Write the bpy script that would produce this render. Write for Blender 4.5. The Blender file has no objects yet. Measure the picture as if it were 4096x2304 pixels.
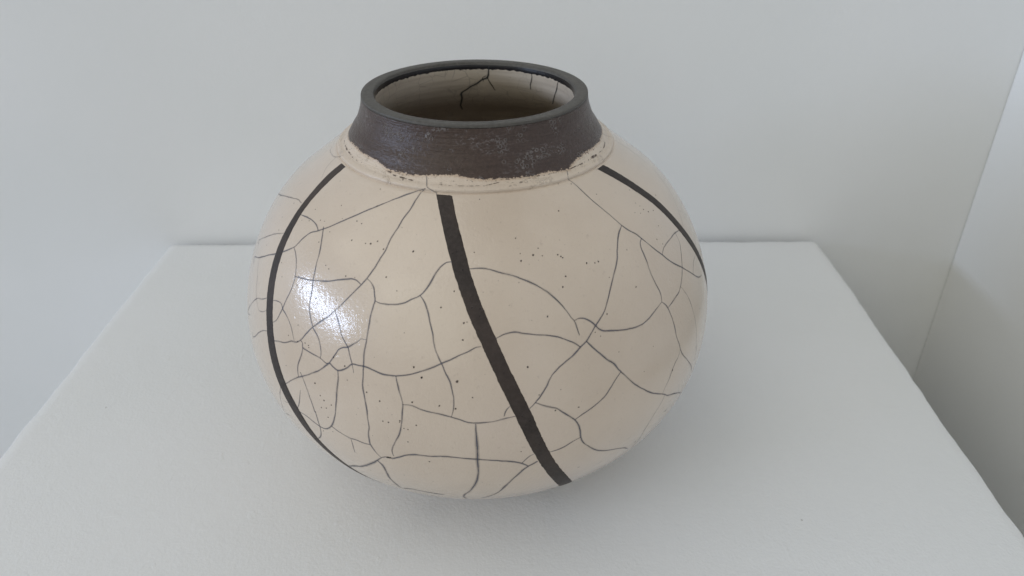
import bpy, bmesh, math, random
from mathutils import Vector, Matrix, noise

scene = bpy.context.scene
COL = scene.collection
random.seed(7)

# ------------------------------------------------------------------ camera
cam_data = bpy.data.cameras.new('camera')
cam = bpy.data.objects.new('camera', cam_data)
COL.objects.link(cam)
right = Vector((0.9999665, 0.0020429, -0.0079286))
up = Vector((0.0056746, 0.5251289, 0.8510038))
back = -Vector((-0.0059020, 0.8510202, -0.5250997))
m3 = Matrix((right, up, back)).transposed()
cam.matrix_world = Matrix.Translation((0.02059, -0.35406, 0.30882)) @ m3.to_4x4()
cam_data.sensor_width = 36.0
cam_data.sensor_fit = 'HORIZONTAL'
cam_data.lens = 3078.43 / 4096 * 36.0
cam_data.clip_start = 0.01
cam_data.clip_end = 50
cam_data.dof.use_dof = True
cam_data.dof.focus_distance = 0.345
cam_data.dof.aperture_fstop = 13.0
scene.camera = cam

# ------------------------------------------------------------------ light
world = bpy.data.worlds.new('World')
scene.world = world
world.use_nodes = True
bg = world.node_tree.nodes['Background']
bg.inputs['Color'].default_value = (0.985, 1.0, 1.015, 1)
bg.inputs['Strength'].default_value = 0.32

def area(name, loc, target, sx, sy, watts, col):
    l = bpy.data.lights.new(name, 'AREA')
    l.shape = 'RECTANGLE'; l.size = sx; l.size_y = sy
    l.energy = watts; l.color = col
    o = bpy.data.objects.new(name, l); COL.objects.link(o)
    o.location = loc
    d = Vector(target) - Vector(loc)
    o.rotation_euler = d.to_track_quat('-Z', 'Y').to_euler()
    return o
# daylight from the window on the left of the room
area('window_light', (-3.86, -1.02, 0.86), (0, 0, 0.12), 2.35, 0.42, 59, (0.60, 0.735, 1.0))
# added fill lamp, high behind the camera's left, to brighten the back wall
area('rear_fill', (-1.5, -3.2, 2.0), (0, 0, 0.1), 3.4, 2.8, 17, (1.0, 0.99, 0.80))
area('overhead_fill', (-1.8, -0.5, 3.0), (0, 0, 0), 4.0, 3.0, 27, (1.0, 0.97, 0.86))  # added broad overhead fill, balances plinth tone and the shadow under the vase

vs = scene.view_settings
vs.view_transform = 'Standard'; vs.look = 'None'
vs.exposure = 0.13; vs.gamma = 1.0; vs.use_curve_mapping = False

# ------------------------------------------------------------------ helpers
def link(o, parent=None):
    COL.objects.link(o)
    if parent: o.parent = parent
    return o

def mesh_obj(name, verts, faces, mat, parent=None, smooth=True, attrs=None):
    me = bpy.data.meshes.new(name)
    me.from_pydata(verts, [], faces)
    if smooth: me.polygons.foreach_set('use_smooth', [True] * len(me.polygons))
    for an, (typ, vals) in (attrs or {}).items():
        a = me.attributes.new(an, typ, 'POINT')
        if typ == 'FLOAT': a.data.foreach_set('value', vals)
        else: a.data.foreach_set('vector', [c for v in vals for c in v])
    me.materials.append(mat)
    me.update()
    return link(bpy.data.objects.new(name, me), parent)

class NT:
    """tiny node-tree writer"""
    def __init__(s, name):
        s.m = bpy.data.materials.new(name); s.m.use_nodes = True
        s.t = s.m.node_tree; s.t.nodes.clear()
        s.out = s.n('ShaderNodeOutputMaterial')
    def n(s, typ, ins=None, **props):
        nd = s.t.nodes.new(typ)
        for k, v in props.items(): setattr(nd, k, v)
        for k, v in (ins or {}).items(): s.set(nd.inputs[k], v)
        return nd
    def set(s, inp, v):
        if isinstance(v, bpy.types.NodeSocket): s.t.links.new(v, inp)
        elif isinstance(v, bpy.types.Node): s.t.links.new(v.outputs[0], inp)
        else: inp.default_value = v
    def math(s, op, a, b=0.0, c=None, clamp=False):
        nd = s.n('ShaderNodeMath', operation=op, use_clamp=clamp)
        s.set(nd.inputs[0], a); s.set(nd.inputs[1], b)
        if c is not None: s.set(nd.inputs[2], c)
        return nd.outputs[0]
    def mix(s, fac, a, b):
        nd = s.n('ShaderNodeMix', data_type='RGBA')
        s.set(nd.inputs[0], fac); s.set(nd.inputs[6], a); s.set(nd.inputs[7], b)
        return nd.outputs[2]
    def ramp(s, v, a, b, smooth=True):
        nd = s.n('ShaderNodeMapRange', {'Value': v, 'From Min': a, 'From Max': b},
                 interpolation_type='SMOOTHSTEP' if smooth else 'LINEAR')
        return nd.outputs[0]
    def noise(s, vec, scale, detail=3, rough=.5, dist=0):
        nd = s.n('ShaderNodeTexNoise', {'Vector': vec, 'Scale': scale, 'Detail': detail, 'Roughness': rough, 'Distortion': dist})
        return nd.outputs['Fac']
    def voro(s, vec, scale, feature='F1', out='Distance', rnd=1.0):
        nd = s.n('ShaderNodeTexVoronoi', {'Vector': vec, 'Scale': scale, 'Randomness': rnd}, feature=feature)
        return nd.outputs[out]
    def scale(s, vec, v):
        nd = s.n('ShaderNodeVectorMath', {0: vec, 1: v}, operation='MULTIPLY')
        return nd.outputs[0]
    def obj(s): return s.n('ShaderNodeTexCoord').outputs['Object']
    def attr(s, name, out='Fac'): return s.n('ShaderNodeAttribute', attribute_name=name).outputs[out]
    def bump(s, h, strength, dist, normal=None):
        nd = s.n('ShaderNodeBump', {'Height': h, 'Strength': strength, 'Distance': dist})
        if normal is not None: s.set(nd.inputs['Normal'], normal)
        return nd.outputs[0]
    def bsdf(s, **k):
        nd = s.n('ShaderNodeBsdfPrincipled')
        for a, b in k.items(): s.set(nd.inputs[a.replace('_', ' ')], b)
        return nd.outputs[0]
    def done(s, sh):
        s.t.links.new(sh, s.out.inputs['Surface']); return s.m

# ------------------------------------------------------------------ materials
def mat_paint(name, col, stipple, stip_scale, rough, ridges=False, specks=False):
    t = NT(name); o = t.obj()
    big = t.noise(o, 5, 3)
    c = t.mix(t.ramp(big, .3, .7), col, [col[0]*.965, col[1]*.97, col[2]*.965, 1])
    st = t.noise(o, stip_scale, 3, .55)
    fade = t.ramp(t.noise(o, 9, 2), .30, .62)
    h = t.math('MULTIPLY', st, t.math('MULTIPLY_ADD', fade, .7, .45))
    h = t.math('ADD', h, t.math('MULTIPLY', t.noise(o, stip_scale*.3, 2), .8))
    if ridges:
        blob = t.ramp(t.noise(o, 75, 2, .5, .6), .67, .74)
        h = t.math('ADD', h, t.math('MULTIPLY', blob, .40))
        scr = t.noise(t.scale(o, (1, .22, 1)), 140, 1)
        h = t.math('ADD', h, t.math('MULTIPLY', t.ramp(scr, .76, .82), .22))
    if specks:
        d = t.voro(o, 26); d2 = t.ramp(d, .020, .008)
        c = t.mix(t.math('MULTIPLY', d2, .55), c, (.30, .28, .25, 1))
    n = t.bump(h, stipple, .0006)
    return t.done(t.bsdf(Base_Color=c, Roughness=rough, Normal=n, Specular_IOR_Level=.35))

M_WALL = mat_paint('wall_paint', (.82, .82, .81, 1), .22, 420, .7)
M_PLINTH = mat_paint('plinth_paint', (.765, .765, .76, 1), .33, 560, .5, ridges=True, specks=True)

def mat_floor():
    t = NT('floor_grey'); o = t.obj()
    c = t.mix(t.noise(o, 12, 5), (.22, .22, .21, 1), (.30, .30, .285, 1))
    return t.done(t.bsdf(Base_Color=c, Roughness=.6))
M_FLOOR = mat_floor()

def glaze_nodes(t, o, dark=(.578, .470, .366, 1), light=(.645, .536, .428, 1)):
    """cream raku glaze: cloudy beige with pink-grey patches and tiny specks"""
    a = t.noise(o, 14, 4, .55)
    c = t.mix(t.ramp(a, .30, .72), dark, light)
    drift = t.ramp(t.noise(o, 6.5, 3, .6), .45, .72)
    c = t.mix(t.math('MULTIPLY', drift, .30), c, (.52, .42, .345, 1))
    pk = t.ramp(t.noise(o, 9, 3, .5), .52, .75)
    c = t.mix(t.math('MULTIPLY', pk, .35), c, (.63, .52, .465, 1))
    grain = t.noise(o, 420, 3, .65)
    c = t.mix(t.math('MULTIPLY', t.ramp(grain, .60, .80), .30), c, (.36, .28, .22, 1))
    sp = t.voro(o, 240)
    rnd = t.voro(o, 240, out='Color')
    sel = t.ramp(t.n('ShaderNodeSeparateColor', {0: rnd}).outputs[0], .86, .9)
    spot = t.math('MULTIPLY', t.ramp(sp, .10, .05), sel)
    c = t.mix(t.math('MULTIPLY', spot, .65), c, (.12, .085, .065, 1))
    return c

def mat_glaze():
    t = NT('crackle_glaze'); o = t.obj()
    c = glaze_nodes(t, o)
    peel = t.noise(o, 620, 2, .5)
    fine = t.noise(o, 1500, 2, .5)
    pit = t.ramp(t.noise(o, 260, 2), .68, .78)
    h = t.math('ADD', peel, t.math('MULTIPLY', fine, .35))
    h = t.math('SUBTRACT', h, t.math('MULTIPLY', pit, .5))
    n = t.bump(h, .55, .00020)
    n = t.bump(t.noise(o, 60, 2), .10, .0010, n)
    r = t.math('MULTIPLY_ADD', t.noise(o, 30, 3), .10, .07)
    return t.done(t.bsdf(Base_Color=c, Roughness=.34, Normal=n, Specular_IOR_Level=.42, Coat_Weight=1.0, Coat_Roughness=r, Coat_IOR=1.45, Coat_Normal=n))
M_GLAZE = mat_glaze()

def dark_nodes(t, o, tz, c0, c1):
    horiz = t.noise(t.scale(tz, (60, 1100, 1)), 1.0, 4, .6)
    grit = t.noise(o, 700, 3, .6)
    c = t.mix(t.math('MULTIPLY_ADD', t.ramp(horiz, .2, .8), .5, t.math('MULTIPLY', t.ramp(grit, .3, .7), .5)), c0, c1)
    return c, horiz, grit

def mat_neck():
    t = NT('neck_slip'); o = t.obj(); tz = t.attr('tz', 'Vector')
    c, horiz, grit = dark_nodes(t, o, tz, (.041, .025, .0185, 1), (.074, .047, .037, 1))
    # pale scuffs in horizontal drags, and the little burst-bubble rings
    patch = t.ramp(t.noise(t.scale(tz, (28, 90, 1)), 1.0, 3, .55), .47, .66)
    drag = t.math('MULTIPLY', patch, t.ramp(t.noise(t.scale(tz, (420, 1000, 1)), 1.0, 4, .7), .50, .64))
    c = t.mix(t.math('MULTIPLY', drag, .70), c, (.19, .165, .165, 1))
    d = t.voro(o, 520)
    ring = t.math('SUBTRACT', 1, t.ramp(t.math('ABSOLUTE', t.math('SUBTRACT', d, .42)), .03, .13))
    bm = t.ramp(t.noise(t.scale(o, (1, 1, 1.3)), 95, 2, .5), .55, .64)
    ringm = t.math('MULTIPLY', ring, bm)
    c = t.mix(t.math('MULTIPLY', ringm, .55), c, (.23, .21, .20, 1))
    # ragged lower edge of the slip: 'edge' is the height above the brushed line
    e = t.attr('edge')
    jag = t.math('MULTIPLY_ADD', t.noise(t.scale(tz, (900, 1300, 1)), 1.0, 4, .65), .0024, -.0012)
    brush = t.math('MULTIPLY_ADD', t.noise(t.scale(tz, (220, 1600, 1)), 1.0, 2, .5), .0012, -.0006)
    m = t.ramp(t.math('ADD', t.math('ADD', e, jag), brush), -.00012, .00018)
    spots = t.ramp(t.noise(t.scale(tz, (420, 900, 1)), 1.0, 3, .6), .63, .67)
    near = t.ramp(e, -.0048, -.0005)
    m = t.math('MAXIMUM', m, t.math('MULTIPLY', t.math('MULTIPLY', spots, near), .8))
    cream = glaze_nodes(t, o, (.60, .49, .385, 1), (.68, .58, .475, 1))
    tan = t.ramp(t.math('ADD', e, jag), -.0011, -.0001)
    cream = t.mix(t.math('MULTIPLY', tan, .45), cream, (.42, .27, .16, 1))
    col = t.mix(m, cream, c)
    rough = t.math('MULTIPLY_ADD', m, .04, .30)
    rough = t.math('ADD', rough, t.math('MULTIPLY', drag, .12))
    h = t.math('ADD', t.math('MULTIPLY', horiz, .9), t.math('MULTIPLY', grit, .7))
    h = t.math('ADD', h, t.math('MULTIPLY', ringm, .8))
    h = t.math('ADD', h, t.math('MULTIPLY', t.noise(t.scale(tz, (260, 520, 1)), 1.0, 3, .6), .9))
    n = t.bump(h, .85, .00042)
    return t.done(t.bsdf(Base_Color=col, Roughness=rough, Normal=n, Specular_IOR_Level=.42))
M_NECK = mat_neck()

def mat_rim():
    t = NT('rim_slip'); o = t.obj(); tz = t.attr('tz', 'Vector')
    c, horiz, grit = dark_nodes(t, o, tz, (.062, .057, .050, 1), (.112, .104, .092, 1))
    chip = t.ramp(t.noise(o, 330, 3, .6), .66, .72)
    c = t.mix(t.math('MULTIPLY', chip, .5), c, (.14, .13, .115, 1))
    n = t.bump(t.math('ADD', t.math('MULTIPLY', grit, 1.0), t.math('MULTIPLY', horiz, .4)), .5, .0003)
    return t.done(t.bsdf(Base_Color=c, Roughness=.5, Normal=n, Specular_IOR_Level=.3))
M_RIM = mat_rim()

def mat_stripe():
    t = NT('stripe_slip'); o = t.obj()
    g = t.noise(o, 500, 4, .65)
    c = t.mix(t.ramp(g, .35, .7), (.033, .0255, .022, 1), (.048, .038, .033, 1))
    wear = t.ramp(t.noise(o, 24, 4, .6), .42, .66)
    c = t.mix(t.math('MULTIPLY', wear, .5), c, (.078, .056, .046, 1))
    pin = t.ramp(t.voro(o, 330), .16, .06)
    c = t.mix(t.math('MULTIPLY', pin, .5), c, (.008, .007, .007, 1))
    n = t.bump(t.math('SUBTRACT', g, t.math('MULTIPLY', pin, .7)), .5, .00025)
    return t.done(t.bsdf(Base_Color=c, Roughness=.52, Normal=n, Specular_IOR_Level=.25))
M_STRIPE = mat_stripe()

def mat_line(name, col, core, halo, rough=.4, wob=160, broken=False, varlo=.70, varhi=.35):
    """smoke-blackened crack: dark core, faint smoky halo, clear at the edges"""
    t = NT(name); o = t.obj()
    u = t.math('ABSOLUTE', t.attr('across'))
    dk = t.attr('dark')
    cf = t.ramp(u, core + .16, core - .06)
    hf = t.math('MULTIPLY', t.ramp(u, 1.0, core), halo)
    a = t.math('MAXIMUM', cf, hf)
    var = t.math('MULTIPLY_ADD', t.ramp(t.noise(o, wob, 3), .3, .7), varhi, varlo)
    if broken: var = t.ramp(t.noise(o, wob, 4, .65), .44, .56)
    a = t.math('MULTIPLY', t.math('MULTIPLY', a, dk), var, clamp=True)
    b = t.bsdf(Base_Color=col, Roughness=rough)
    tr = t.n('ShaderNodeBsdfTransparent').outputs[0]
    mx = t.n('ShaderNodeMixShader', {0: a, 1: tr, 2: b}).outputs[0]
    return t.done(mx)
M_CRACK = mat_line('crack_smoke', (.088, .089, .112, 1), .20, .42, varlo=.50, varhi=.55)
M_INCRACK = mat_line('crack_soot', (.022, .027, .030, 1), .24, .42)
M_STREAK = mat_line('brushed_streak', (.085, .052, .034, 1), .45, .35, wob=420, broken=True)
M_PIN = mat_line('pinhole', (.030, .020, .016, 1), .55, .30, wob=50)

def mat_inside():
    t = NT('inside_glaze'); o = t.obj(); tz = t.attr('tz', 'Vector')
    c = glaze_nodes(t, o, (.50, .43, .345, 1), (.64, .56, .47, 1))
    thr = t.noise(t.scale(tz, (14, 420, 1)), 1.0, 3)
    c = t.mix(t.math('MULTIPLY', t.ramp(thr, .4, .7), .3), c, (.30, .24, .185, 1))
    e1 = t.voro(o, 150, 'DISTANCE_TO_EDGE')
    ln = t.math('MULTIPLY', t.ramp(e1, .035, .008), t.ramp(t.noise(o, 60, 2), .42, .6))
    c = t.mix(t.math('MULTIPLY', ln, .38), c, (.16, .13, .115, 1))
    z = t.n('ShaderNodeSeparateXYZ', {0: o}).outputs[2]
    jag = t.math('MULTIPLY_ADD', t.noise(t.scale(tz, (300, 500, 1)), 1.0, 4, .6), .0022, -.0011)
    m = t.ramp(t.math('ADD', z, jag), 0.19527, 0.19552)
    c = t.mix(m, c, (.016, .015, .017, 1))
    h = t.math('ADD', thr, t.math('MULTIPLY', t.noise(o, 500, 2), .3))
    n = t.bump(h, .25, .0006)
    return t.done(t.bsdf(Base_Color=c, Roughness=t.math('MULTIPLY_ADD', m, -.12, .34), Normal=n))
M_INSIDE = mat_inside()

# ------------------------------------------------------------------ traced marks, as (angle in 1e-4 rad, height in 1e-5 m) on the vase wall
CRACKS=[(1,0.9,[-3040,17936,-2852,17707,-2683,17599]),(1,1,[-2683,17599,-3210,17446,-3816,17310,-4810,17008,-5610,16724,-6299,16431,-6947,16121,-7396,15885,-7766,15708,-8028,15581,-8387,15423,-8641,15178,-8798,14924,-8936,14732,-9158,14576,-9490,14377,-10179,13997,-10780,13682,-11681,13159,-12595,12604,-12374,12520]),(1,1,[-2683,17599,-2971,17451,-3186,17220,-3332,16921,-3541,16616,-3658,16350,-3790,16028,-3823,15720,-3956,15418,-4082,15120,-4265,14780,-4435,14544,-4659,14268,-4936,13918,-5173,13610,-5424,13313,-5692,13023,-5975,12757,-6240,12487,-6499,12134,-6774,11727,-6950,11572,-7276,11474,-7601,11244,-7968,11104,-8451,10900]),(1,1,[-2683,17599,-2352,17498,-2019,17390]),(1,0.9,[-9995,15661,-9326,15737,-8743,15751,-8283,15694,-8001,15602]),(1,0.7,[-15507,14592,-13041,15454,-12031,15715,-11349,15854,-10761,15885]),(1,0.6,[-10308,14838,-11294,14408,-12127,13907,-13105,13220,-12784,13264]),(0.8,0.4,[-11223,17651,-12257,17361,-13412,17244,-14332,17195,-14837,17236]),(0.8,0.35,[-12257,17361,-12131,17133,-11702,16894,-11202,16736]),(1,0.9,[-7833,15772,-7619,15597,-7352,15328,-7167,15034,-7068,14716,-6974,14440,-6892,14157,-6786,13879,-6700,13482,-6624,13128,-6474,12851,-6302,12577,-6213,12468,-6013,12314,-5833,12122,-5721,11875,-5642,11553,-5657,11381]),(1,0.9,[-8942,14730,-8584,14578,-8286,14353,-8089,14096,-7982,13860,-7947,13542,-7998,13184,-8113,12791,-8184,12477,-8314,12102,-8452,11850,-8677,11629]),(1,1,[-7997,13883,-7706,13954,-7345,14009,-6932,14084,-6486,14202,-6057,14305,-5656,14434,-5208,14572,-4952,14634,-4740,14628,-4464,14540]),(1,0.9,[-9018,12480,-8651,12618,-8303,12622,-8176,12497,-7887,12386,-7579,12191,-7327,11941,-7187,11698,-7100,11567]),(1,1,[-4258,14769,-4066,14700,-3881,14549,-3762,14337,-3670,14120,-3699,13925,-3738,13580,-3738,13181,-3747,12822,-3765,12559,-3785,12232,-3779,11907,-3775,11626,-3765,11285,-3765,10932,-3745,10721,-3699,10487,-3660,10185,-3601,9743,-3580,9270,-3567,8913,-3628,8432,-3631,8028,-3581,7793,-3457,7495,-3295,7192]),(1,1,[-3670,14120,-3556,14082,-3290,14086,-3001,14110,-2724,14149,-2454,14232,-2193,14360,-1859,14523,-1651,14743,-1463,15013,-1302,15268,-1123,15460,-929,15565,-692,15602]),(1,1,[-1859,14523,-1707,14367,-1540,14107,-1423,13841,-1348,13565,-1264,13283,-1208,12993,-1121,12699,-1005,12453,-893,12243,-750,11874,-605,11529,-535,11194,-477,10848,-481,10493,-508,10246,-563,10021]),(1,1,[-7722,9063,-7107,9712,-6683,10080,-6229,10405,-5883,10689,-5555,10972,-5314,11258,-5225,11351,-5056,11263,-4833,11180,-4571,11296,-4402,11449,-4240,11625,-4012,11649,-3776,11673,-3566,11651,-3289,11577,-3020,11524,-2707,11532,-2504,11551,-2202,11620,-1858,11750,-1517,11898,-880,12229,-538,12409,-150,12608,141,12747,314,12837,520,12875]),(1,1,[-6774,11727,-6648,11690,-6594,11501,-6383,11468,-6084,11441,-5833,11433,-5588,11385,-5382,11293,-5264,11301]),(1,0.9,[-6594,11501,-6618,11215,-6707,10857,-6790,10494,-6785,10297,-6742,10048]),(1,1,[-5225,11351,-5089,11604,-4958,11850,-4860,12049,-4720,12164,-4488,12253,-4272,12424,-4114,12555,-3988,12691,-3777,12700]),(0.9,1,[-5359,13434,-5199,13245,-5012,12981,-4897,12748,-4746,12522,-4592,12350,-4488,12253,-4404,12073,-4319,11846,-4240,11643,-4193,11454,-4157,11280]),(1.1,1,[-4817,11175,-4788,10871,-4821,10356,-4860,9814,-4933,9296,-5030,8810,-5254,8239,-5457,7961,-5660,7821,-5906,7814,-6211,7902,-6564,8009,-6969,8013,-7135,8047]),(1,1,[-6644,10334,-6527,10160,-6385,9891,-6227,9483,-6090,9047,-5981,8576,-5978,8689,-5933,8159,-5912,7793,-5973,7354,-6184,6902,-6467,6586]),(1,0.8,[-6670,9421,-6755,9042,-6868,8588,-7076,8170]),(1,1,[-5257,8222,-4952,8060,-4719,7973,-4456,7915,-4187,7929,-3907,7880,-3621,7904]),(0.9,0.8,[-4433,7868,-4429,7563,-4435,7239,-4433,6981]),(1.9,1,[-3295,7192,-3504,6901,-3817,6527,-4156,6156,-4522,5807,-4882,5567,-5644,4850]),(1,0.6,[-6094,5496,-5905,5272,-5808,4656]),(1.4,1,[-3295,7192,-3070,7334,-2825,7354,-2539,7526,-2258,7729,-1968,7848,-1692,7861,-1346,7866,-952,7922,-614,7915,-231,7865,279,7788,614,7734,1049,7637,1440,7522,1841,7323,2094,7046]),(2.0,1,[-3486,6908,-3352,6663,-3294,6130,-3308,5605,-3221,4965,-3121,4328,-2595,4626,-2176,4582,-1724,4507,-1216,4448]),(1,1,[-2514,11536,-2456,11261,-2373,10928,-2296,10644,-2246,10380,-2276,10025,-2296,9627,-2353,9201,-2450,8815,-2605,8428,-2730,8071,-2785,7756,-2750,7519]),(1,1,[-2246,10380,-2025,10400,-1829,10360,-1588,10259,-1350,10193,-1017,10147,-783,10085,-563,10021,-317,9923,-40,9791,247,9742,550,9766,830,9793,1112,9864,1347,9913,1608,9967]),(1.8,1,[252,9708,261,9199,273,8614,276,8060,275,7541,292,6971,240,6432,120,5817,-92,5205,-354,4599,-376,4016,-287,3656]),(1.8,1,[358,3947,715,4389,1045,4898,1292,5586,1532,6129,1769,6587,1958,6905,2094,7046,2251,7165,2421,7303]),(1,1,[1841,7323,1959,7523,2102,7711,2272,7821]),(1,1,[2831,7760,3138,7799,3395,7886,3649,8053,3990,8201]),(1,1.1,[2075,10213,2305,10455,2520,10759,2731,11073,2848,11335,2960,11512,3180,11717,3458,11904,3740,12059,4040,12280,4132,12350,4393,12504,4662,12764,4889,12976,5156,13182,5411,13397,5578,13610,5773,13863,6059,14190,6321,14468,6629,14733,6876,14963,7044,15164,7272,15380,7672,15619,8090,15767]),(1,1,[7062,17707,6782,17556,7033,17279,7255,16965,7466,16644,7750,16303,7958,15992,8090,15767,8303,15541,8580,15346,8779,15111,9028,14798,9284,14494,9527,14238,9809,13897,10100,13629,10577,13244,11010,12864,11459,12466,12170,11954,12571,11842]),(1,0.9,[8771,15124,8558,15046,8417,14880,8385,14629,8356,14372,8305,14064,8310,13732,8366,13428,8431,13115,8419,12846,8367,12709]),(1,1,[8367,12709,8046,12621,7733,12519,7360,12409,7022,12342,6721,12344,6306,12401,5852,12506,5487,12607,5138,12727,4983,12850,4889,12976,4772,13127,4600,13281,4413,13376,4239,13396,4074,13356]),(1,0.95,[84,15395,419,15419,712,15404,944,15366,1342,15270,1792,15163,2122,15055,2498,14906,2863,14725,3166,14532,3448,14264,3671,13996,3863,13694,3958,13481,4048,13364,4114,13120,4156,12790]),(1,1,[989,13112,1271,13235,1528,13299,1783,13299,2032,13230,2386,13158,2741,13073,3099,12993,3353,12896,3607,12766,3804,12633,3977,12503,4139,12344]),(1.15,1.05,[4393,12504,4670,12139,4918,11838,5118,11573,5440,11219,5544,11026,5681,10816,5941,10415,6254,9968,6529,9652,6822,9346,7058,9099,7579,8677,8077,8310,8317,8078,8816,7774,9275,7476,10114,6758]),(1.05,1,[5681,10816,5515,10663,5284,10409,5127,10213,4946,9990,4656,9772,4376,9610,4103,9474,3746,9270]),(1.15,1.05,[2305,10455,2505,10315,2797,10163,3044,10036,3293,9769,3497,9530,3734,9242,3874,8921,3954,8548,4001,8197,4098,7878,4365,7482,4724,7027,5158,6690,5687,6397,6205,6096,6470,5892,6908,5384]),(0.9,0.8,[1454,10475,1308,10311,1244,10159,1217,10003]),(1,1,[8367,12709,8533,12529,8631,12332,8695,12054,8777,11698,8819,11287,8872,10791,8985,10450,9066,10118,9228,9762,9553,9319,9978,8780,10322,8273,10662,7744]),(0.9,0.85,[8631,12332,8951,12397,9406,12492,9709,12564,9925,12680,10207,12891,10587,13215,10879,13522,11153,13787,11389,14029,11429,14199,11451,14406]),(0.9,0.85,[9527,14238,9794,14368,10179,14425,10734,14449,11425,14417,12125,14296]),(0.8,0.55,[9925,12680,10095,12406,10303,12004,10407,11612,10486,11223,10591,10665,10636,10050,10659,9349,10706,8759,10539,8478]),(0.8,0.8,[9066,10118,8892,9869,8635,9668,8447,9419,8282,9076,8081,8825,7910,8484]),(0.8,0.75,[8117,8257,7917,7841,7675,7454,7478,7009,7378,6600,7335,6112,7351,5580,7224,5228]),(0.8,0.6,[12482,12882,11891,12814,11421,12520]),(0.7,0.45,[14298,18005,15084,17674,15702,17217,15847,16909,15847,16535,15715,16215,15440,15912,14968,15655,14534,15330,14179,15020,13725,14796,13447,14642,13075,14398,12652,14119]),(0.6,0.25,[13447,14642,14036,14282,14529,13800,14542,13352,13859,13191,13089,13019]),(0.8,0.5,[-11681,13159,-11413,12803,-11060,12454,-10857,12093,-10587,11769,-10386,11611,-10086,11476,-9771,11564,-9287,11888]),(1,0.7,[-9517,12346,-9930,12079,-10542,11774,-11026,11308,-11455,10828,-12027,10150,-11198,10519]),(1,0.7,[-8983,11079,-9421,10836,-9848,10473,-10203,10100,-10805,9692,-10727,9914]),(0.6,0.25,[-13491,11922,-12600,12018,-12182,11615,-11819,11256,-11445,11053]),(0.9,0.5,[-8080,8693,-8322,8074,-8487,7426,-8824,6476,-7928,6895,-7777,6753]),(0.8,0.5,[-8264,7948,-8052,7894,-7702,8033])]
INNER_CRACKS=[(1.6,[30295,19697,30352,19394,30528,19126,31160,18963,-31045,18721,-30438,18557,-29923,18345,-29500,18171,-29630,17759,-29600,17264,-29827,16634]),(1.1,[30528,19126,30248,18854,29989,18566,29787,18332]),(0.9,[30677,19202,31074,19083,30939,18861]),(0.9,[25096,19634,25103,19347,25310,19031,25525,18657]),(1,[20915,19601,21218,19228,21756,18870,22380,18481,23189,18032])]
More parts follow.
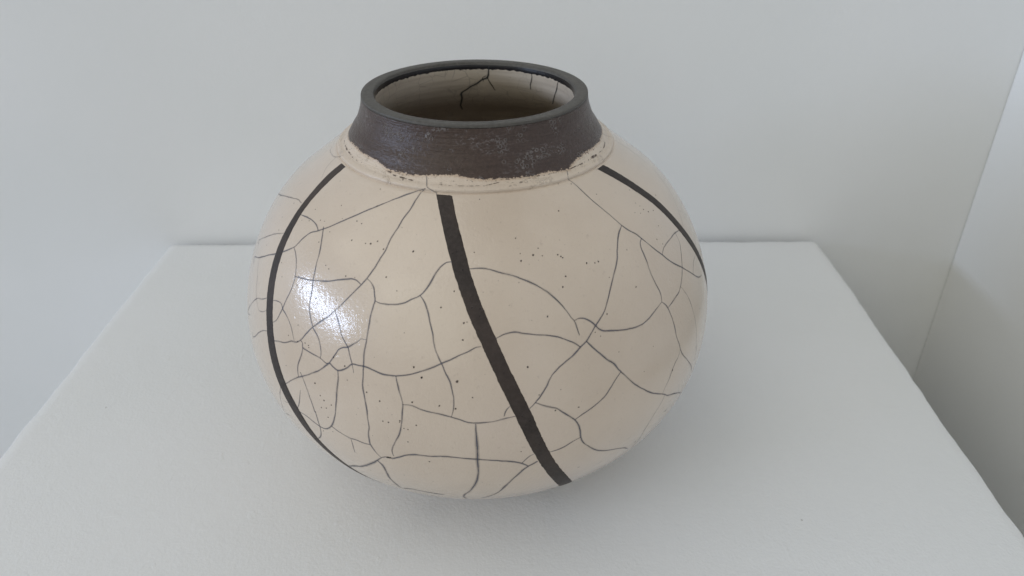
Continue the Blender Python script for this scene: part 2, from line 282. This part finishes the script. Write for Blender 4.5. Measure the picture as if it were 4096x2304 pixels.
PINHOLES=[[-7715,16485,1],[-8327,15880,1],[-6094,16261,1],[-5736,16237,1],[-7239,15725,1],[-5756,15739,1.3],[-4692,15796,1.5],[-4404,15902,1.3],[-4953,15764,1],[-11423,15692,1],[-9282,16032,1],[-9045,15691,1],[-11491,15088,1],[-10967,14716,1],[-7527,15313,1],[-5864,17261,1],[-5409,16811,1],[-11438,13849,1],[-3947,15727,1.3],[-2507,15795,1.5],[-6504,14753,1],[-6268,14685,1],[-5293,14656,1],[-3428,14940,1.4],[-2843,14573,1],[-7374,13498,1],[-7344,13699,1],[-7771,13976,1],[-6415,13571,1.6],[-6764,13647,1.3],[-7694,13659,1],[-5844,13163,1],[-9296,13978,1],[-8859,13561,1],[-7025,12274,1],[-7483,11626,1],[-6497,11723,1],[-6305,11698,1],[-6274,11617,1],[-5051,11658,1.3],[-4538,11455,1.3],[-7499,10202,1],[-5875,10173,1.3],[-1882,12001,1.3],[-1584,11618,1.8],[-3601,10600,1],[-3100,10346,1.3],[-1915,10545,1.3],[-5620,9682,1],[-5450,9520,1.4],[-5617,9063,1],[-5376,9155,1],[-5113,9447,1],[-5342,8671,1],[-3004,9418,1],[-2787,9411,1],[-2376,9599,1],[-6899,11614,1.5],[-9522,9132,1],[-2500,15801,1.5],[293,15863,1],[2292,16172,1.2],[2338,15546,1.4],[2355,15750,1],[2934,15665,1.5],[3330,15608,1],[3240,15831,1],[4052,15557,1.3],[4170,15488,1.2],[4232,15438,1.2],[5257,15111,1.4],[5641,15044,1],[5838,15035,1],[4124,14872,1.2],[3887,14554,1.2],[5019,16713,1],[626,17290,1],[-515,14720,1.3],[-1001,14192,1.4],[-115,13696,1.5],[-153,13108,1.3],[3035,13691,1.3],[2107,11977,1.4],[16,17684,1],[-944,17727,1],[-1358,16885,1],[6787,17319,1],[5029,16712,1],[10621,16432,1],[10148,16057,1],[10246,15926,1],[10282,15787,1.2],[10480,15641,1.6],[10925,15563,1.2],[9854,15763,1],[9511,15867,1],[10443,15091,1.2],[9717,14788,1.2],[9938,14526,1],[5253,15103,1.4],[5829,15055,1],[5647,15036,1],[7215,13761,1.5],[4115,14877,1.3],[3878,14559,1.3],[12303,15761,1],[5481,13258,1.4],[4818,12743,1],[5678,11677,1],[8454,9430,1.8],[8456,9385,1.5],[8619,6796,1.6],[8699,6804,1.6],[11306,10835,1],[3863,9846,1],[3014,9943,1],[-1877,11989,1.4],[-1584,11616,1.6],[-354,11549,2.4],[166,10890,1],[-1911,10542,1.4],[-966,10503,1.3],[-417,10401,1.4],[-3601,10611,1],[-3100,10344,1.3],[-3005,9416,1],[-2798,9418,1],[-2363,9591,1],[-2379,9528,1],[-2236,9249,1],[-2089,9222,1],[-1789,9490,1.4],[-2131,8552,1.2],[-1430,7519,1.3],[-4545,11449,1],[-5854,10180,1.3],[-5620,9679,1],[-5446,9517,1.3],[-5617,9073,1],[-5116,9427,1],[-5364,9163,1],[-5337,8676,1],[-3472,5153,1.2],[-4068,5785,1],[-3033,7330,2],[-2977,7342,2.4],[-2905,7353,2],[-5779,7616,1],[-5255,7889,1],[2109,11977,1.4],[2447,10773,1],[3001,9945,1.2],[3893,9837,1],[4192,5978,1],[4229,6002,1],[7052,5833,1.5],[7120,5864,1.6],[164,10890,1],[1797,8079,1]]
STRIPES=[[[-2115,17428,-1861,17169,-1616,16953,-1444,16694,-1191,16326,-946,16000,-767,15705,-572,15315,-374,14904,-168,14473,22,14029,200,13612,443,13126,660,12624,837,12057,1060,11559,1276,10916,1430,10480,1676,9747,1861,9101,2085,8378,2388,7452,2713,6536,3117,5531,3806,4203],[-1033,17372,-878,17214,-836,17046,-702,16861,-504,16565,-333,16304,-212,16082,-66,15790,66,15441,212,15115,401,14689,625,14154,837,13642,1063,13103,1259,12591,1409,12164,1558,11729,1720,11355,1892,10838,2114,10192,2298,9566,2494,8886,2658,8226,2895,7552,3202,6751,3672,5677,4399,4330]],[[-10692,17573,-11086,17306,-11061,17008,-10946,16635,-10884,16302,-10706,15952,-10525,15684,-10391,15371,-10447,15114,-10245,14616,-10173,14059,-9980,13541,-9794,13013,-9597,12484,-9386,11953,-9179,11411,-8982,10851,-8804,10265,-8567,9696,-8324,9109,-8009,8544,-7682,7955,-7345,7328,-7125,6714,-6810,6304,-6478,5979,-6323,5383,-6152,4636,-5019,5306,-4525,5158],[-10002,17592,-10208,17306,-10201,17003,-10269,16708,-10294,16394,-10259,16120,-10081,15859,-9919,15566,-9880,15296,-9686,14811,-9577,14288,-9441,13765,-9259,13250,-9071,12731,-8866,12211,-8670,11677,-8485,11126,-8246,10590,-8007,10038,-7757,9472,-7443,8921,-7111,8351,-6735,7771,-6629,7072,-6394,6663,-6139,6176,-6036,5459,-5907,4874,-5070,5345,-4525,5158]],[[9433,17552,9779,17326,10181,17078,10405,16880,10802,16557,11128,16210,11324,15831,11526,15369,11711,14947,11901,14440,12140,13954,12418,13359,12731,12786,12844,12298,12865,11778],[10557,17408,10862,17227,11185,16950,11508,16604,11769,16231,12004,15854,12094,15503,12193,15073,12460,14496,12718,13990,12976,13356,13265,12712,13515,12059]]]
PAINT_EDGE=[-13115,17994,-11036,18082,-9550,18048,-8324,18045,-7305,18027,-6615,17933,-5855,17848,-5042,17881,-4131,17863,-3316,17910,-4052,17869,-3041,17936,-2054,17985,-1088,18015,-511,17976,150,17909,987,17864,1734,17859,2492,17852,3466,17843,4462,17808,4920,17848,5806,17832,6696,17772,7373,17746,7755,17841,8321,17917,9515,18004,10862,18002,12847,17960]
STREAKS=[(1.2,[-13737,17774,-12714,17766,-11524,17761,-10398,17742,-9330,17730]),(2,[-5531,17744,-4886,17737,-4332,17729,-3680,17709]),(2.4,[-6194,17811,-5548,17794,-4752,17813]),(1.2,[13380,17777,12278,17727,11172,17735,10072,17764,9058,17745,7923,17736,7221,17733]),(3,[10740,17731,10014,17748,9706,17745]),(2.5,[10053,17651,9577,17653]),(1.2,[-2030,17698,-1561,17691,-1095,17679]),(0.8,[-1006,17680,-113,17686,1139,17693,2354,17752,2895,17707]),(1,[2540,17634,2922,17652,3122,17618]),(1,[4004,17756,4646,17780,5381,17761,6231,17751]),(0.8,[6305,17756,7138,17729,7718,17750])]

# ------------------------------------------------------------------ setting
XL, XR, YB, XC = -0.27214, 0.27260, 0.21934, 0.39778
WY = YB + 0.006
FLOOR_Z = -0.95

def slab(name, lo, hi, mat):
    x0, y0, z0 = lo; x1, y1, z1 = hi
    v = [(x0,y0,z0),(x1,y0,z0),(x1,y1,z0),(x0,y1,z0),(x0,y0,z1),(x1,y0,z1),(x1,y1,z1),(x0,y1,z1)]
    f = [(0,3,2,1),(4,5,6,7),(0,1,5,4),(1,2,6,5),(2,3,7,6),(3,0,4,7)]
    o = mesh_obj(name, v, f, mat, smooth=False); o['kind'] = 'structure'
    return o
slab('back_wall', (-1.6, WY, FLOOR_Z), (XC + .12, WY + .12, 1.4), M_WALL)
slab('side_wall', (XC, -1.0, FLOOR_Z), (XC + .12, WY - .0005, 1.4), M_WALL)
slab('floor', (-1.6, -1.0, FLOOR_Z - .05), (XC + .12, WY + .12, FLOOR_Z - .001), M_FLOOR)

# plinth: painted board box with softened, slightly uneven edges
def make_plinth():
    x0, x1, y0, y1 = XL, XR, YB - (XR - XL), YB
    N = 160
    def loop(inset, z, wob):
        pts = []
        cs = [(x0, y0), (x1, y0), (x1, y1), (x0, y1)]
        nr = [(0, -1), (1, 0), (0, 1), (-1, 0)]
        rad = .004
        for k in range(4):
            a, b = Vector(cs[k]), Vector(cs[(k + 1) % 4])
            d = (b - a).normalized(); n = Vector(nr[k])
            for i in range(N):
                s = i / N
                p = a.lerp(b, s)
                L = (b - a).length
                # round the corner
                ca = min(s * L, (1 - s) * L)
                pull = 0
                if ca < rad: pull = (rad - ca) * .42
                w = noise.fractal(Vector((p.x * 38, p.y * 38, z * 12 + 3.1)), .9, 2.1, 3) * .0012 * wob
                w += noise.noise(Vector((p.x * 9, p.y * 9, 7.7))) * .0012 * wob
                q = p + n * (w - inset - pull)
                if inset > .005:
                    q = Vector((min(max(p.x, x0 + inset), x1 - inset), min(max(p.y, y0 + inset), y1 - inset)))
                elif i == 0:
                    pn = Vector(nr[(k - 1) % 4]); q = p + (n + pn) * (-inset - rad * .30)
                pts.append((q.x, q.y, z + (noise.noise(Vector((p.x * 30, p.y * 30, 2.2))) * .0003 * wob if z > -.02 and inset < .004 else 0)))
        return pts
    loops = [loop(.0060, 0, 0), loop(.0011, 0, 1), loop(.0004, -.0003, 1), loop(.0001, -.0010, 1), loop(0, -.004, 1), loop(0, -.25, .4), loop(0, FLOOR_Z, 0)]
    v = [p for l in loops for p in l]; n = 4 * N; f = []
    for k in range(len(loops) - 1):
        for i in range(n):
            j = (i + 1) % n
            f.append((k*n + i, (k+1)*n + i, (k+1)*n + j, k*n + j))
    ix0, ix1, iy0, iy1 = x0 + .006, x1 - .006, y0 + .006, y1 - .006
    G = 40; base = len(v)
    for j in range(G + 1):
        for i in range(G + 1):
            v.append((ix0 + (ix1 - ix0) * i / G, iy0 + (iy1 - iy0) * j / G, 0))
    for j in range(G):
        for i in range(G):
            a = base + j * (G + 1) + i
            f.append((a, a + 1, a + G + 2, a + G + 1))
    o = mesh_obj('display_plinth', v, f, M_PLINTH)
    o['label'] = 'white painted square plinth with rough roller texture, standing against the wall under the vase'
    o['category'] = 'plinth'
make_plinth()

# ------------------------------------------------------------------ vase
vase = link(bpy.data.objects.new('vase', None))
vase.empty_display_size = .05
vase['label'] = 'round cream crackle-glazed ceramic vase with dark brown neck and dark stripes'
vase['category'] = 'vase'
V0 = Vector((0.9999702, 0.0000000, -0.0077239)); V1 = Vector((-0.0001179, 0.9998835, -0.0152632)); V2 = Vector((0.0077230, 0.0152637, 0.9998537))
vase.matrix_world = Matrix((V0, V1, V2)).transposed().to_4x4()

BODY = [(0.0618, 0), (0.06452, 0.00272), (0.07082, 0.00879), (0.07772, 0.01439), (0.08498, 0.02011), (0.09228, 0.02633), (0.09928, 0.03332), (0.10564, 0.04116), (0.11108, 0.04985), (0.11537, 0.05927), (0.11836, 0.06925), (0.12, 0.07961), (0.12029, 0.09013), (0.1193, 0.10065), (0.11712, 0.11099), (0.11387, 0.12105), (0.10961, 0.13072), (0.10442, 0.13989), (0.09826, 0.14841), (0.09109, 0.15604), (0.0825, 0.16277), (0.0745, 0.16877), (0.0698, 0.17207), (0.0667, 0.17407)]
NECK = [(0.066, 0.17427), (0.0662, 0.17487), (0.0661, 0.17567), (0.065, 0.17647), (0.0635, 0.17707), (0.0621, 0.17817), (0.0603, 0.18037), (0.0586, 0.18327), (0.0563, 0.18667), (0.0548, 0.19027), (0.0537, 0.19377), (0.0532, 0.19677), (0.053, 0.19882)]
INNER = [(0.0471, 0.19882), (0.0467, 0.19627), (0.0471, 0.19177), (0.0486, 0.18677), (0.0515, 0.18177), (0.056, 0.17677), (0.064, 0.17077), (0.075, 0.16377), (0.087, 0.15377), (0.1, 0.13877), (0.11, 0.11577), (0.1135, 0.08777), (0.11, 0.06), (0.095, 0.033), (0.07, 0.016), (0.04, 0.009), (0.0005, 0.0075)]

def spline(P, n=8):
    P = [Vector(p) for p in P]
    Q = [P[0]*2 - P[1]] + P + [P[-1]*2 - P[-2]]
    out = []
    for i in range(1, len(Q) - 2):
        p0, p1, p2, p3 = Q[i-1:i+3]
        d0, d1, d2 = (p1-p0).length or 1e-9, (p2-p1).length or 1e-9, (p3-p2).length or 1e-9
        m1 = ((p2-p1)/d1*d0 + (p1-p0)/d0*d1)/(d0+d1)*d1
        m2 = ((p3-p2)/d2*d1 + (p2-p1)/d1*d2)/(d1+d2)*d1
        for k in range(n):
            t = k / n
            out.append(p1*(2*t**3-3*t*t+1) + m1*(t**3-2*t*t+t) + p2*(-2*t**3+3*t*t) + m2*(t**3-t*t))
    out.append(P[-1])
    return out

OUTER = spline(BODY + NECK, 12)
NB = (len(BODY) - 1) * 12
INN = spline(INNER, 8)

def table(prof):
    zs = [p[1] for p in prof]; rs = [p[0] for p in prof]
    if zs[0] > zs[-1]: zs.reverse(); rs.reverse()
    import bisect
    def r(z):
        if z <= zs[0]: return rs[0]
        if z >= zs[-1]: return rs[-1]
        i = bisect.bisect_right(zs, z) - 1
        d = zs[i+1] - zs[i]
        return rs[i] + (rs[i+1] - rs[i]) * ((z - zs[i]) / d if d > 1e-12 else 0)
    return r
R_OUT = table(OUTER); R_IN = table(INN)

def wob(th, z):  # hand-thrown unevenness, nil at the joints between parts
    return 0.0

def lathe(name, prof, mat, seg, parent, flip=False, edge=None, zwob=0.0):
    v, f, tz, ed = [], [], [], []
    for r, z in prof:
        for i in range(seg):
            th = 2 * math.pi * i / seg
            dz = zwob * noise.noise(Vector((math.cos(th) * 2.2, math.sin(th) * 2.2, 5))) if zwob else 0
            v.append((r * math.sin(th), -r * math.cos(th), z + dz))
            # 'tz': seamless angle coordinate kept in metres along the wall
            a = th if th <= math.pi else th - 2 * math.pi
            tz.append((a * .06, z, 0))
            if edge: ed.append(z - edge(a))
    for k in range(len(prof) - 1):
        for i in range(seg):
            j = (i + 1) % seg
            q = (k*seg + i, k*seg + j, (k+1)*seg + j, (k+1)*seg + i)
            f.append(q[::-1] if flip else q)
    at = {'tz': ('FLOAT_VECTOR', tz)}
    if edge: at['edge'] = ('FLOAT', ed)
    return mesh_obj(name, v, f, mat, parent, attrs=at)

body = lathe('body', [(0.0005, 0.0008)] + [tuple(p) for p in OUTER[:NB + 1]], M_GLAZE, 384, vase)
body['label'] = 'round cream crackle-glazed belly with dark stripes'

# brushed line where the dark slip of the neck stops
pe = [(PAINT_EDGE[i] * 1e-4, PAINT_EDGE[i+1] * 1e-5) for i in range(0, len(PAINT_EDGE), 2)]
pe.sort()
def paint_edge(a):
    if a <= pe[0][0] or a >= pe[-1][0]:
        return 0.17987 + .0006 * noise.noise(Vector((a * 4, 0, 0)))
    for (a0, z0), (a1, z1) in zip(pe, pe[1:]):
        if a0 <= a <= a1:
            return z0 + (z1 - z0) * ((a - a0) / (a1 - a0) if a1 > a0 else 0)
neck = lathe('neck', [tuple(p) for p in OUTER[NB:-7]], M_NECK, 640, vase, edge=paint_edge)
neck['label'] = 'flared dark brown slip-painted neck above a cream shoulder ring'
rz = OUTER[-7]
rim_prof = spline([tuple(rz), (0.05302, 0.19852), (0.05285, 0.19887), (0.05240, 0.19899), (0.05000, 0.19905), (0.04810, 0.19899), (0.04750, 0.19877), (0.04720, 0.19827), (0.04690, 0.19757)], 5)
rim = lathe('rim', [tuple(p) for p in rim_prof], M_RIM, 384, vase)
rim['label'] = 'matt grey-black flat rim of the mouth'
inner_prof = [(.04692, 0.19767)] + [tuple(p) for p in INN if p[1] < 0.19707]
inside = lathe('interior', inner_prof, M_INSIDE, 256, vase)
inside['label'] = 'brownish glazed inside wall with fine crazing'

def surf(th, z, R):
    r = R(z); e = 4e-4
    dr = (R(z + e) - R(z - e)) / (2 * e)
    p = Vector((r * math.sin(th), -r * math.cos(th), z))
    n = Vector((math.sin(th), -math.cos(th), -dr)).normalized()
    return p, n

def ribbons(name, lines, mat, parent, R=R_OUT, sign=1, off=4e-5, step=.0008, jit=.00016, wvar=.40, taper=True):
    v, f, ac, dk = [], [], [], []
    for w, d, flat in lines:
        knots = [surf(flat[i] * 1e-4, flat[i+1] * 1e-5, R)[0] for i in range(0, len(flat), 2)]
        kk = [knots[0]]
        for p in knots[1:]:
            if (p - kk[-1]).length > 3e-4: kk.append(p)
        if len(kk) < 2: continue
        fine = spline(kk, 10)
        pts = [fine[0]]; acc = 0
        for a, b in zip(fine, fine[1:]):
            acc += (b - a).length
            if acc >= step: pts.append(b); acc = 0
        if (pts[-1] - fine[-1]).length > step * .3: pts.append(fine[-1])
        n = len(pts); base = len(v); L = 0
        sd = random.random() * 100
        for i, p in enumerate(pts):
            t = (pts[min(i+1, n-1)] - pts[max(i-1, 0)]).normalized()
            th = math.atan2(p.x, -p.y); z = p.z
            _, nn = surf(th, z, R); nn = nn * sign
            b = nn.cross(t).normalized()
            L = i * step
            j = noise.fractal(Vector((L * 260, sd, 0)), 1.0, 2.0, 3) * jit
            p2 = p + b * j
            th = math.atan2(p2.x, -p2.y); q, nn = surf(th, p2.z, R); nn = nn * sign
            b = (b - nn * b.dot(nn)).normalized()
            ww = w * (1 + wvar * noise.noise(Vector((L * 180, sd, 9))))
            ee = min(i, n - 1 - i) / 5
            if taper and ee < 1: ww *= .55 + .45 * ee
            dd = d * (1 + .25 * noise.noise(Vector((L * 90, sd, 4))))
            for u in (-1, 0, 1):
                v.append(tuple(q + b * (ww * .5 * u) + nn * off)); ac.append(u); dk.append(dd)
        for i in range(n - 1):
            for k in (0, 1):
                a = base + i * 3 + k
                f.append((a, a + 1, a + 4, a + 3))
    o = mesh_obj(name, v, f, mat, parent, attrs={'across': ('FLOAT', ac), 'dark': ('FLOAT', dk)})
    o['kind'] = 'stuff'
    return o

cr = ribbons('crackle', [(.00122 * w, d, p) for w, d, p in CRACKS], M_CRACK, body)
cr['label'] = 'network of fine smoke-black crackle lines'
ic = ribbons('crack', [(.0013 * w, 1.0, p) for w, p in INNER_CRACKS], M_INCRACK, inside, R=R_IN, sign=-1, off=1e-4, jit=.0003)
ic['label'] = 'dark branching cracks below the far rim'
sk = ribbons('brushed_streak', [(.0007 * w, .85, p) for w, p in STREAKS], M_STREAK, neck, off=1.2e-4, jit=.00025, wvar=.9)
sk['label'] = 'brown dry-brushed streaks on the cream shoulder ring'

# stripes: each a band of slip from the shoulder ring down under the belly
def edge_pts(flat): return [(flat[i] * 1e-4, flat[i+1] * 1e-5) for i in range(0, len(flat), 2)]
def extend(e, keep_z, slope, z_end):
    e = [p for p in e if p[1] >= keep_z]
    th, z = e[-1]
    while z > z_end:
        z -= .006; th += slope * 6 * (1 + .0)
        e.append((th, z))
    return e
def resample(e, n):
    P = [Vector((t * .1, z, 0)) for t, z in e]
    # light smoothing of the hand-traced edge
    for _ in range(2):
        P = [P[0]] + [(P[i-1] + P[i]*2 + P[i+1]) / 4 for i in range(1, len(P)-1)] + [P[-1]]
    S = spline([p for p in P], 8)
    L = [0]
    for a, b in zip(S, S[1:]): L.append(L[-1] + (b - a).length)
    out = []; k = 0
    for i in range(n):
        s = L[-1] * i / (n - 1)
        while k < len(L) - 2 and L[k+1] < s: k += 1
        d = L[k+1] - L[k]
        out.append(S[k].lerp(S[k+1], (s - L[k]) / d if d > 0 else 0))
    return [(p.x / .1, p.y) for p in out]
D = math.radians
stripe_spec = [(0.0408, D(.24), 'broad dark stripe curving down the front of the belly'),
               (0.0618, D(.35), 'dark curved stripe on the left side of the belly'),
               (0.1223, D(.24), 'dark curved stripe on the right shoulder and side')]
for (lf, rf), (kz, sl, lab) in zip(STRIPES, stripe_spec):
    n = 260
    eL = resample(extend(edge_pts(lf), kz, sl, .010), n); eR = resample(extend(edge_pts(rf), kz, sl, .010), n)
    v, f = [], []; W = 9; sd = random.random() * 50
    for i in range(n):
        for k in range(W):
            s = k / (W - 1)
            th = eL[i][0] * (1 - s) + eR[i][0] * s; z = eL[i][1] * (1 - s) + eR[i][1] * s
            if k in (0, W - 1):
                th += noise.fractal(Vector((i * .45, sd + k, 0)), 1, 2, 3) * .0022
            if i < 3: z += noise.noise(Vector((k * 1.3, sd, 3))) * .0004
            z = min(z, 0.17387)
            p, nn = surf(th, z, R_OUT)
            v.append(tuple(p + nn * (9e-5 if 0 < k < W - 1 else 2e-5)))
    for i in range(n - 1):
        for k in range(W - 1):
            a = i * W + k
            f.append((a, a + W, a + W + 1, a + 1))
    o = mesh_obj('stripe', v, f, M_STRIPE, body)
    o['label'] = lab

# pinholes and iron specks in the glaze
def specks():
    v, f, ac, dk = [], [], [], []
    items = [(a * 1e-4, z * 1e-5, s, 1.0) for a, z, s in PINHOLES]
    for _ in range(170):
        items.append((random.uniform(-1.5, 1.6), random.uniform(.03, .170), random.uniform(.3, .6), random.uniform(.4, .8)))
    for th, z, s, d in items:
        if z > 0.17357: continue
        p, n = surf(th, z, R_OUT)
        t = n.orthogonal().normalized(); b = n.cross(t)
        r = .00042 * s; base = len(v)
        v.append(tuple(p + n * 6e-5)); ac.append(0); dk.append(d)
        K = 9; ph = random.random() * 6; el = random.uniform(.7, 1.0)
        for i in range(K):
            a = ph + 2 * math.pi * i / K; rr = r * random.uniform(.75, 1.25)
            v.append(tuple(p + n * 6e-5 + t * (rr * math.cos(a)) + b * (rr * el * math.sin(a)))); ac.append(1); dk.append(d)
        for i in range(K): f.append((base, base + 1 + i, base + 1 + (i + 1) % K))
    o = mesh_obj('pinholes', v, f, M_PIN, body, attrs={'across': ('FLOAT', ac), 'dark': ('FLOAT', dk)})
    o['kind'] = 'stuff'; o['label'] = 'scattered tiny dark pinholes in the glaze'
specks()
